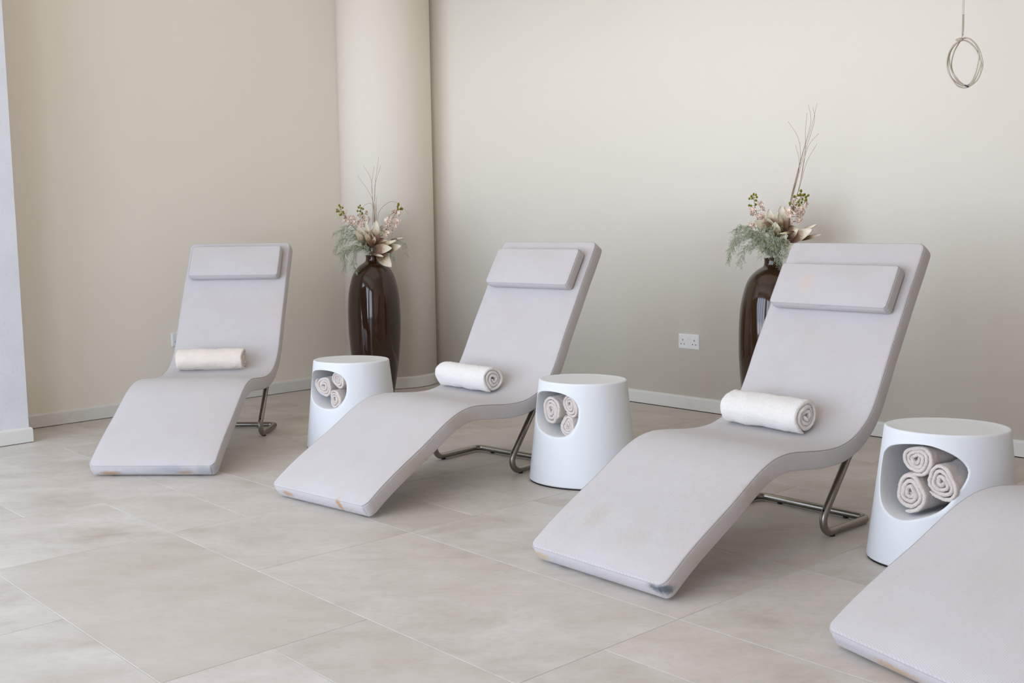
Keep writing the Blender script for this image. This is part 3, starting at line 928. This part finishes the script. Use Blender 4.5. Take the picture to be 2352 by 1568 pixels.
vb = va.copy(); COL.objects.link(vb); vb.location = VA2
tag(vb, 'tall glossy dark brown floor vase by the right wall, partly hidden by a lounger', 'vase', 'brown floor vases')

class Bouq:
    """frame at a vase's mouth: x = right as seen from the camera, y = towards the camera, z = up, unit metres"""
    def __init__(s, base, u):
        f = Vector((-base.x, -base.y, 0)).normalized()
        s.o = base + Vector((0, 0, 0.882)); s.r = Vector((-f.y, f.x, 0)); s.f = f
        if s.r.x < 0: s.r = -s.r
    def p(s, x, z, d=0.0): return s.o + s.r*x + s.f*d + Vector((0, 0, z))
def petal(bag_v, bag_f, bag_uv, base, tip, side, nrm, width, cup=0.3, curl=0.1, nu=12, nv=6, pointed=1.0, thick=0.0016):
    L = (tip-base).length; d = (tip-base).normalized()
    nrm = (nrm - d*nrm.dot(d)).normalized(); sdv = d.cross(nrm)
    k0 = len(bag_v)
    for layer in (0, 1):
        for i in range(nu+1):
            t = i/nu
            w = width*0.5*(math.sin(PI*min(1, t**0.85*0.93+0.06))**0.75)*(1-0.12*t) if t < 1 else 0.0005
            if t > 0.97: w *= 0.35
            for j in range(nv+1):
                q = -1+2*j/nv
                h = cup*width*(q*q)*(0.6+0.4*math.sin(PI*t)) + curl*L*(-(math.sin(PI*t*0.9)))*1.0
                bag_v.append(base + d*(L*t) + sdv*(w*q) + nrm*(h - layer*thick))
                bag_uv.append((t, 0.5+q*0.5))
    n1 = nv+1; half = (nu+1)*n1
    for l_ in (0, 1):
        o = k0+l_*half
        for i in range(nu):
            for j in range(nv):
                q = (o+i*n1+j, o+i*n1+j+1, o+(i+1)*n1+j+1, o+(i+1)*n1+j)
                bag_f.append(q if l_ == 0 else tuple(reversed(q)))
    for i in range(nu):
        for j in (0, nv):
            a = k0+i*n1+j; b = k0+(i+1)*n1+j
            bag_f.append((a, b, b+half, a+half))
def foam_flower(B, name_label, center, petals, stem_to):
    root = empty('foam_flower', B.p(*center)); tag(root, name_label, 'flower', 'large cream and brown foam flowers')
    root_loc = Vector(root.location)
    for (tx, tz, td, bx, bz, bd, w, cup, curl, nx, nz, nd) in petals:
        v, f, uv = [], [], []
        nr = B.r*nx + Vector((0, 0, nz)) + B.f*nd
        petal(v, f, uv, B.p(bx, bz, bd), B.p(tx, tz, td), None, nr, w*1.3, cup*0.8, curl)
        mesh('petal', [q-root_loc for q in v], f, PETAL, root, True, uv, fix=True)
    pts = catmull([B.p(*center), B.p(center[0]*0.5, center[1]*0.45, 0.0), B.p(0.004, -0.02, 0), B.p(0.0, -0.12, 0)], 6)
    tube('stem', [q-root_loc for q in pts], 0.004, STEM, root, 8)
    return root
def sphere_data(c, r, sx=1, sy=1, sz=1, nu=8, nv=6):
    v, f = [], []
    for i in range(nv+1):
        a = PI*i/nv
        for j in range(nu):
            b_ = 2*PI*j/nu
            v.append(c + Vector((r*sx*math.sin(a)*math.cos(b_), r*sy*math.sin(a)*math.sin(b_), r*sz*math.cos(a))))
    for i in range(nv):
        for j in range(nu): f.append((i*nu+j, i*nu+(j+1) % nu, (i+1)*nu+(j+1) % nu, (i+1)*nu+j))
    return v, f
def spray(B, label, base, spine, blossoms, buds, seed, group):
    rg = random.Random(seed)
    root = empty('blossom_spray', B.p(*spine[0])); tag(root, label, 'flower', group)
    L0 = Vector(root.location)
    path = catmull([B.p(*base)] + [B.p(*q) for q in spine], 6)
    bag = Bag(); bag.add(*tube_data([q-L0 for q in path], lambda t: 0.0022*(1-0.5*t), 6))
    def attach(p):
        # short stalk from the nearest lower spine point
        q = min(path, key=lambda s_: (s_-p).length + (0.02 if s_.z > p.z else 0))
        m_ = q.lerp(p, 0.5) - Vector((0, 0, 0.003))
        bag.add(*tube_data([q-L0, m_-L0, p-L0], 0.0011, 5))
    for (x, z, d, r) in buds:
        p = B.p(x, z, d); attach(p)
        v, f = sphere_data(Vector((0, 0, 0)), r, 1, 1, 1.25)
        o = mesh('bud', v, f, BUD, root); o.location = p-L0; o.rotation_euler = (rg.uniform(-.8, .8), rg.uniform(-.8, .8), 0)
    for (x, z, d, r) in blossoms:
        p = B.p(x, z, d); attach(p)
        ax = (B.f*rg.uniform(.2, 1.0) + B.r*rg.uniform(-.9, .9) + Vector((0, 0, rg.uniform(-.3, .8)))).normalized()
        rot = ax.to_track_quat('Z', 'Y').to_matrix()
        v, f, uv = [], [], []
        for ly in range(2):
            for k in range(5):
                a = 2*PI*(k+0.5*ly)/5 + rg.uniform(-.15, .15)
                dr = Vector((math.cos(a), math.sin(a), 0.45+0.5*ly+rg.uniform(-.15, .2))).normalized()
                petal(v, f, uv, Vector((0, 0, 0)), dr*r*1.5*rg.uniform(.85, 1.1)*(1-.2*ly), None, Vector((-dr.x*.5, -dr.y*.5, 1)), r*1.2, 0.22, 0.10, 5, 3, thick=0.0005)
        o = mesh('blossom', [rot @ q for q in v], f, BLOSSOM, root, True, uv); o.location = p-L0
        sv, sf = sphere_data(rot @ Vector((0, 0, r*0.10)), r*0.13)
        e_ = mesh('blossom_eye', sv, sf, BLOSSOM_EYE, o)
    mesh('stem', bag.v, bag.f, STEM, root)
    return root
def fern(B, label, fronds, seed, group, density=1.0, sidelen=0.045):
    rg = random.Random(seed)
    root = empty('asparagus_fern', B.p(0, 0, 0)); tag(root, label, 'foliage', group)
    L0 = Vector(root.location)
    for pts in fronds:
        bag = Bag()
        P = resample(catmull([B.p(*q) for q in pts], 8), 0.005)
        bag.add(*tube_data([q-L0 for q in P], lambda t: 0.0013*(1-0.6*t), 5))
        n = len(P)
        for i in range(int(n*0.22), n):
            t = i/n
            for rep in range(2 if rg.random() < 0.75*density else 1):
                T = (P[min(n-1, i+1)]-P[i-1]).normalized()
                rnd = Vector((rg.gauss(0, 1), rg.gauss(0, 1), rg.gauss(0, 1)-0.2)).normalized()
                sdir = (rnd - T*rnd.dot(T)).normalized()
                d = (T*0.9 + sdir).normalized()
                L = sidelen*(0.45+0.55*math.sin(PI*min(1, t*1.05)))*rg.uniform(.55, 1.1)
                a = P[i]; q1 = a + d*L*0.5; q2 = a + d*L + Vector((0, 0, -L*0.25))
                add_needle(bag, a-L0, q1-L0, 0.0005); add_needle(bag, q1-L0, q2-L0, 0.0004)
                m_ = int(L/0.0045)
                for k in range(1, m_+1):
                    u = k/m_
                    c = a.lerp(q1, u*2) if u < .5 else q1.lerp(q2, u*2-1)
                    for _ in range(3):
                        r2 = Vector((rg.gauss(0, 1), rg.gauss(0, 1), rg.gauss(0, 1))).normalized()
                        nd = (d*0.8 + r2).normalized()*rg.uniform(.005, .010)
                        add_needle(bag, c-L0, c+nd-L0, 0.0008)
        mesh('frond', bag.v, bag.f, FERN, root, False, fix=False)
    return root
def add_needle(bag, a, b, w):
    d = (b-a)
    if d.length < 1e-6: return
    d.normalize()
    x = d.cross(Vector((0.3, 0.5, 0.81))).normalized()*w; y = d.cross(x).normalized()*w
    bag.add([a+x, a-x*.5+y*.87, a-x*.5-y*.87, b], [(0, 1, 3), (1, 2, 3), (2, 0, 3)])
def grass(B, label, blades, seed):
    root = empty('dried_grass_bunch', B.p(0, 0, -0.02)); tag(root, label, 'dried grass', 'dried grass bunches')
    L0 = Vector(root.location)
    for bl in blades:
        P = catmull([B.p(*q) for q in bl], 8)
        tube('blade', [q-L0 for q in P], lambda t: 0.0013*(1-0.55*t), GRASS, root, 5)
    return root

# --- arrangement in the vase by the column. px(x, y) of a close view -> metres at the vase
S1 = 0.00269/7.84
def c1(x, y, d=0.0): return ((x-768)*S1, (1137-y)*S1, d)
B1 = Bouq(VA1, 0)
def pet(c, tip, base, w, td, bd, cup, curl, n_): 
    a = c(tip[0], tip[1]); b = c(base[0], base[1])
    return (a[0], a[1], td, b[0], b[1], bd, w, cup, curl) + n_
ctr1 = c1(800, 985, 0.035)
F1 = [pet(c1, (500, 600), (690, 960), 0.052, .05, .03, .25, .05, (.3, .3, 1)),
      pet(c1, (458, 700), (700, 980), 0.034, .08, .035, .3, .05, (.5, .2, 1)),
      pet(c1, (660, 525), (740, 960), 0.030, .04, .02, .3, .05, (-.2, .2, 1)),
      pet(c1, (620, 705), (790, 1000), 0.036, .085, .04, .35, .08, (.7, .1, .8)),
      pet(c1, (850, 508), (800, 960), 0.052, .03, .02, .22, .06, (0, .2, 1)),
      pet(c1, (815, 800), (790, 940), 0.020, .08, .05, .3, .02, (0, .3, 1)),
      pet(c1, (1060, 900), (850, 860), 0.050, .04, .02, -.25, .10, (0, .6, 1)),
      pet(c1, (1195, 880), (860, 980), 0.040, .07, .04, .3, .07, (-.1, 1, .6)),
      pet(c1, (1112, 1010), (780, 1030), 0.050, .10, .055, .15, .04, (0, .25, 1)),
      pet(c1, (1282, 975), (960, 1050), 0.044, .05, .02, .2, .04, (0, .3, 1)),
      pet(c1, (955, 1160), (725, 1090), 0.026, .10, .06, .35, .05, (0, 1, .5)),
      pet(c1, (1095, 1345), (860, 1090), 0.060, .08, .05, .15, .03, (-.3, .4, 1)),
      pet(c1, (1320, 838), (1100, 880), 0.022, .01, .0, .3, .03, (0, 1, .4)),
      pet(c1, (600, 850), (770, 1000), 0.028, .03, .02, .3, .03, (0, .2, 1)),
      pet(c1, (720, 700), (780, 960), 0.032, .03, .02, .3, .03, (0, .2, 1))]
foam_flower(B1, 'cream and brown foam flower in the vase by the column', ctr1, F1, None)
def blos(c, L, r, dbase, rg):
    return [(*c(x, y)[:2], dbase+rg.uniform(-.015, .02), r*rg.uniform(.85, 1.15)) for x, y in L]
rg = random.Random(3)
g1 = 'blossom sprays in the vase by the column'
base1 = (0, -0.06, 0)
spray(B1, 'pale pink blossom spray at the left of the vase by the column', base1, [c1(640, 900, -.01), c1(440, 620, -.01), c1(300, 440, 0), c1(230, 320, 0), c1(205, 240, 0)],
      blos(c1, [(330, 370), (280, 450), (385, 450), (300, 530), (390, 545), (440, 480), (400, 580), (350, 500), (450, 560)], .016, 0, rg),
      blos(c1, [(203, 243), (225, 272), (262, 285), (160, 313), (160, 350), (190, 345), (268, 360), (215, 410), (235, 395), (275, 380)], .0058, 0, rg), 11, g1)
spray(B1, 'pale pink blossom spray in the middle of the vase by the column', (0.002, -0.06, -.01), [c1(700, 900, -.03), c1(640, 620, -.02), c1(600, 450, -.01), c1(580, 330, -.01), c1(572, 250, -.01)],
      blos(c1, [(665, 385), (560, 440), (695, 500), (600, 520), (540, 560), (640, 470), (560, 600), (700, 580)], .015, -.02, rg),
      blos(c1, [(572, 250), (545, 283), (595, 296), (626, 312), (525, 345), (568, 350), (605, 385), (540, 418), (600, 405)], .0058, 0, rg), 12, g1)
spray(B1, 'pale pink blossom spray at the right of the vase by the column', (0.004, -0.06, 0), [c1(860, 900, -.03), c1(1000, 720, -.02), c1(1120, 520, -.01), c1(1210, 370, 0), c1(1250, 235, 0)],
      blos(c1, [(1165, 370), (1270, 390), (1090, 450), (1230, 450), (1110, 530), (1220, 545), (1050, 590), (1140, 600), (1140, 670), (1000, 620), (960, 700), (1060, 760), (990, 790), (1100, 720), (1180, 590), (1040, 520)], .016, -.005, rg),
      blos(c1, [(1250, 230), (1250, 250), (1238, 285), (1240, 325), (1300, 305), (1315, 320), (1290, 322)], .0066, 0, rg), 13, g1)
fern(B1, 'grey-green feathery fern hanging at the left of the vase by the column',
     [[(0, -.05, 0), (-.01, .03, .02), c1(520, 760, .03), c1(300, 650, .02), c1(90, 750, .02)],
      [(0, -.05, 0), (-.015, .03, .03), c1(500, 860, .05), c1(260, 850, .05), c1(95, 1070, .04)],
      [(0, -.05, 0), (-.02, .02, .03), c1(520, 960, .06), c1(300, 1050, .06), c1(260, 1400, .05)],
      [(0, -.05, 0), (-.02, .02, .03), c1(560, 1000, .07), c1(430, 1150, .08), c1(465, 1450, .07)],
      [(0, -.05, 0), (-.015, .03, .01), c1(500, 800, .0), c1(300, 760, .0), c1(160, 900, .0)],
      [(0, -.05, 0), (-.02, .02, .05), c1(560, 960, .09), c1(380, 1010, .09), c1(170, 1110, .08)],
      [(0, -.05, 0), (-.01, .03, .01), c1(560, 740, .01), c1(420, 600, .0), c1(280, 620, .0)]], 5, 'feathery ferns in the vases')
fern(B1, 'grey-green feathery fern sprig at the right of the vase by the column',
     [[(0.005, -.05, 0), (.02, .02, .0), c1(1050, 980, -.01), c1(1290, 880, .0), c1(1400, 1180, .01)],
      [(0.005, -.05, 0), (.02, .01, .0), c1(980, 1050, .0), c1(1070, 1100, .02), c1(1170, 1260, .03)],
      [(0.005, -.05, 0), (.01, .02, -.01), c1(860, 860, -.01), c1(910, 700, -.01), c1(930, 620, -.01)]], 6, 'feathery ferns in the vases', .7, .03)
S1b = 0.00269/2.6125
def d1(x, y, d=0.0): return ((x-465)*S1b, (640-y)*S1b, d)
grass(B1, 'thin dried grass stems rising from the vase by the column',
      [[(0, -.06, 0), d1(484, 430, -.01), d1(487, 330), d1(495, 200), d1(518, 55)],
       [(0, -.06, 0), d1(478, 430, -.01), d1(474, 310), d1(468, 190), d1(425, 108)],
       [(.002, -.06, 0), d1(490, 430, -.01), d1(486, 300), d1(492, 220), d1(528, 110)],
       [(.002, -.06, 0), d1(482, 430, -.02), d1(476, 320), d1(472, 220), d1(490, 115)],
       [(0, -.06, 0), d1(480, 430, -.01), d1(478, 330), d1(450, 260), d1(390, 170)],
       [(0, -.06, 0), d1(492, 430, 0), d1(496, 330), d1(500, 290)],
       [(0, -.06, 0), d1(470, 430, 0), d1(474, 360), d1(460, 332), d1(420, 350), d1(400, 410)],
       [(0, -.06, 0), d1(500, 430, 0), d1(520, 370), d1(570, 328), d1(620, 332), d1(690, 400)]], 1)

# --- arrangement in the vase by the right wall
S2 = 0.00212/7.84
def c2(x, y, d=0.0): return ((x-975)*S2, (1372-y)*S2, d)
B2 = Bouq(VA2, 0)
ctr2 = c2(1120, 1000, .03)
F2 = [pet(c2, (895, 490), (940, 850), 0.044, .02, .01, .2, .05, (0, .2, 1)),
      pet(c2, (1100, 440), (1130, 930), 0.056, .02, .02, .2, .06, (.1, .2, 1)),
      pet(c2, (1170, 440), (1200, 700), 0.020, .0, .0, .2, .04, (0, .2, 1)),
      pet(c2, (1045, 560), (1095, 920), 0.034, .05, .03, .35, .05, (.7, 0, .8)),
      pet(c2, (640, 700), (950, 880), 0.046, .06, .03, .2, .04, (-.2, .6, 1)),
      pet(c2, (1015, 720), (960, 950), 0.026, .05, .03, .3, .04, (-.6, .1, 1)),
      pet(c2, (1020, 735), (1050, 1000), 0.030, .075, .05, .25, -.04, (0, .2, 1)),
      pet(c2, (1190, 950), (1130, 1090), 0.024, .09, .05, .3, -.05, (0, .2, 1)),
      pet(c2, (1440, 870), (1180, 840), 0.050, .03, .02, -.25, .1, (0, .6, 1)),
      pet(c2, (1400, 860), (1270, 1040), 0.026, .07, .05, .35, .05, (-.6, .5, .8)),
      pet(c2, (1090, 930), (1330, 900), 0.018, .09, .06, .3, .06, (0, 1, .4)),
      pet(c2, (1715, 785), (1330, 980), 0.032, .03, .01, .3, .05, (-.1, 1, .5)),
      pet(c2, (1640, 865), (1220, 1060), 0.050, .06, .03, .2, .06, (-.2, .5, 1)),
      pet(c2, (1795, 965), (1450, 1060), 0.030, .02, .0, .3, .04, (0, 1, .5)),
      pet(c2, (1300, 1170), (1120, 1080), 0.03, .08, .05, .2, .04, (0, .5, 1)),
      pet(c2, (850, 650), (960, 900), 0.036, .02, .01, .25, .04, (0, .2, 1))]
foam_flower(B2, 'cream and brown foam flower in the vase by the right wall', ctr2, F2, None)
g2 = 'blossom sprays in the vase by the right wall'
spray(B2, 'pale pink blossom spray at the left of the vase by the right wall', (0, -0.06, 0), [c2(900, 1100, -.01), c2(720, 850, -.01), c2(680, 600, 0), c2(640, 400, 0), c2(620, 230, 0)],
      blos(c2, [(740, 390), (600, 500), (580, 570), (760, 500), (790, 600), (700, 640), (820, 640), (630, 790), (660, 930), (590, 760)], .015, 0, rg),
      blos(c2, [(622, 228), (663, 240), (585, 265), (548, 305), (678, 280), (545, 425), (580, 432), (660, 410), (665, 340), (600, 300)], .0058, 0, rg), 21, g2)
spray(B2, 'pale pink blossom spray at the right of the vase by the right wall', (0.003, -0.06, 0), [c2(1050, 1100, -.02), c2(1180, 850, -.02), c2(1290, 600, -.01), c2(1370, 420, 0), c2(1440, 300, 0), c2(1440, 190, 0)],
      blos(c2, [(1500, 420), (1300, 400), (1300, 500), (1450, 500), (1330, 590), (1450, 620), (1230, 540), (1380, 720), (1230, 780), (1300, 730), (1430, 700), (1380, 540), (1250, 620), (1460, 560)], .0155, 0, rg),
      blos(c2, [(1438, 187), (1330, 285), (1390, 265), (1430, 252), (1480, 260), (1505, 250), (1530, 300), (1565, 270), (1465, 330), (1525, 345), (1255, 405), (1410, 435), (1360, 410), (1455, 390), (1400, 375)], .0062, 0, rg), 22, g2)
fern(B2, 'grey-green feathery fern spreading left over the vase by the right wall',
     [[(0, -.05, 0), (-.01, .03, .02), c2(780, 980, .03), c2(430, 850, .02), c2(230, 1100, .02)],
      [(0, -.05, 0), (-.015, .03, .03), c2(700, 1050, .05), c2(350, 1000, .05), c2(170, 1430, .04)],
      [(0, -.05, 0), (-.02, .03, .03), c2(760, 1130, .06), c2(480, 1180, .06), c2(385, 1500, .05)],
      [(0, -.05, 0), (-.01, .03, .05), c2(900, 1010, .08), c2(780, 1100, .09), c2(760, 1320, .09)],
      [(0, -.05, 0), (.0, .03, .05), c2(1000, 980, .08), c2(960, 1150, .10), c2(1000, 1400, .10)],
      [(0, -.05, 0), (.01, .02, .05), c2(1080, 1040, .08), c2(1120, 1200, .10), c2(1090, 1460, .09)],
      [(0, -.05, 0), (-.01, .03, .0), c2(740, 1020, .0), c2(520, 950, .0), c2(200, 1220, .0)],
      [(0, -.05, 0), (-.005, .03, .04), c2(880, 850, .06), c2(700, 980, .08), c2(560, 1200, .08)],
      [(0, -.05, 0), (.01, .03, .04), c2(1000, 850, .06), c2(900, 1000, .09), c2(860, 1300, .09)],
      [(0, -.05, 0), (-.01, .03, .02), c2(640, 900, .03), c2(400, 800, .03), c2(260, 900, .03)],
      [(0, -.05, 0), (.02, .02, .04), c2(1150, 1080, .07), c2(1220, 1180, .09), c2(1180, 1330, .09)]], 8, 'feathery ferns in the vases')
S2b = 0.00212/2.375
def d2(x, y, d=0.0): return ((x-410)*S2b, (853-y)*S2b, d)
grass(B2, 'thin dried grass stems leaning right from the vase by the right wall',
      [[(0, -.06, 0), d2(470, 680, -.01), d2(515, 480), d2(560, 290), d2(600, 160), d2(628, 35)],
       [(0, -.06, 0), d2(470, 680, -.01), d2(510, 480), d2(560, 280), d2(597, 130), d2(583, 40)],
       [(.002, -.06, 0), d2(474, 680, -.01), d2(520, 480), d2(565, 300), d2(615, 130), d2(606, 55)],
       [(.002, -.06, 0), d2(480, 680, -.02), d2(540, 480), d2(570, 300), d2(570, 180), d2(577, 82)],
       [(0, -.06, 0), d2(466, 680, -.01), d2(512, 500), d2(545, 340), d2(535, 220), d2(480, 125)],
       [(0, -.06, 0), d2(480, 680, 0), d2(540, 480), d2(565, 330), d2(590, 250), d2(638, 193)],
       [(0, -.06, 0), d2(484, 680, 0), d2(545, 470), d2(580, 340), d2(630, 248)],
       [(0, -.06, 0), d2(466, 680, 0), d2(503, 520), d2(540, 350), d2(520, 253)]], 2)

# ------------------------------------------------------------------ coil of cable hanging from the ceiling
YC = 4.0
def cw(px, py, dy=0.0):
    q = rt*((px-1176)/FPX) - up*((py-784)/FPX) + fwd
    return q*((YC+dy)/q.y) + Vector((0, 0, CAM_H))
def cc(x, y, dy=0.0): return cw(2100+x/6.03, y/6.03, dy)
coil = empty('hanging_cable', cc(650, 540)); tag(coil, 'coil of pale thin cable hanging from the ceiling at the upper right', 'cable')
L0 = Vector(coil.location)
topp = cc(672, 0); dirn = (topp - cc(668, 430))
line = [cc(655, 535), cc(668, 430), cc(674, 200), Vector((topp.x, topp.y, topp.z)), Vector((topp.x, topp.y, CEIL+0.002))]
bag = Bag()
bag.add(*tube_data([q-L0 for q in catmull(line, 6)], 0.0011, 6))
line2 = [cc(655, 530, .004), cc(684, 430, .004), cc(689, 200, .004), cc(690, 0, .004), Vector((topp.x+.002, topp.y, CEIL+0.002))]
bag.add(*tube_data([q-L0 for q in catmull(line2, 6)], 0.0011, 6))
mesh('cord', bag.v, bag.f, CABLE, coil)
loops = [
 [(640,550,0),(500,690,0),(450,860,0),(480,1020,.004),(570,1160,0),(650,1210,.004),(740,1205,0),(860,1120,.004),(935,970,0),(945,850,0),(900,690,.004),(820,575,0),(720,522,.004),(650,540,0)],
 [(640,555,.006),(520,650,.006),(468,800,.006),(475,960,.0),(520,1080,.006),(620,1165,.006),(710,1185,.006),(800,1120,0),(870,940,.006),(895,740,.006),(860,630,.006),(780,545,0),(700,528,.006),(645,548,.006)],
 [(640,560,.01),(560,700,.01),(520,840,.01),(520,950,.01),(570,1060,.0),(680,1170,.01),(800,1170,.01),(900,1060,.01),(930,900,0),(890,740,.01),(800,620,.01),(720,565,.01),(650,555,.01)],
 [(630,560,.003),(540,650,.003),(490,760,.008),(490,880,.003),(530,1010,.003),(590,1110,.008),(660,1170,.003),(760,1190,.006),(850,1080,.003),(915,900,.003),(905,800,.01),(840,660,.003),(740,570,.003),(640,555,.003)]]
for lp in loops:
    P = catmull([cc(*q) for q in lp], 6)
    tube('cable_loop', [q-L0 for q in P], 0.0024, CABLE, coil, 8)
tp = [cc(575, 553), cc(640, 548), cc(672, 552)]
tube('tape', [q-L0 for q in catmull(tp, 6)], lambda t: 0.003+0.004*math.sin(PI*t), TAPE, coil, 8)
tube('cable_end', [cc(700, 1180, -.004)-L0, cc(750, 1205, -.004)-L0], 0.0024, Mat('cable_end_dark', rgb(70, 72, 84), 0.5).m, coil, 8)
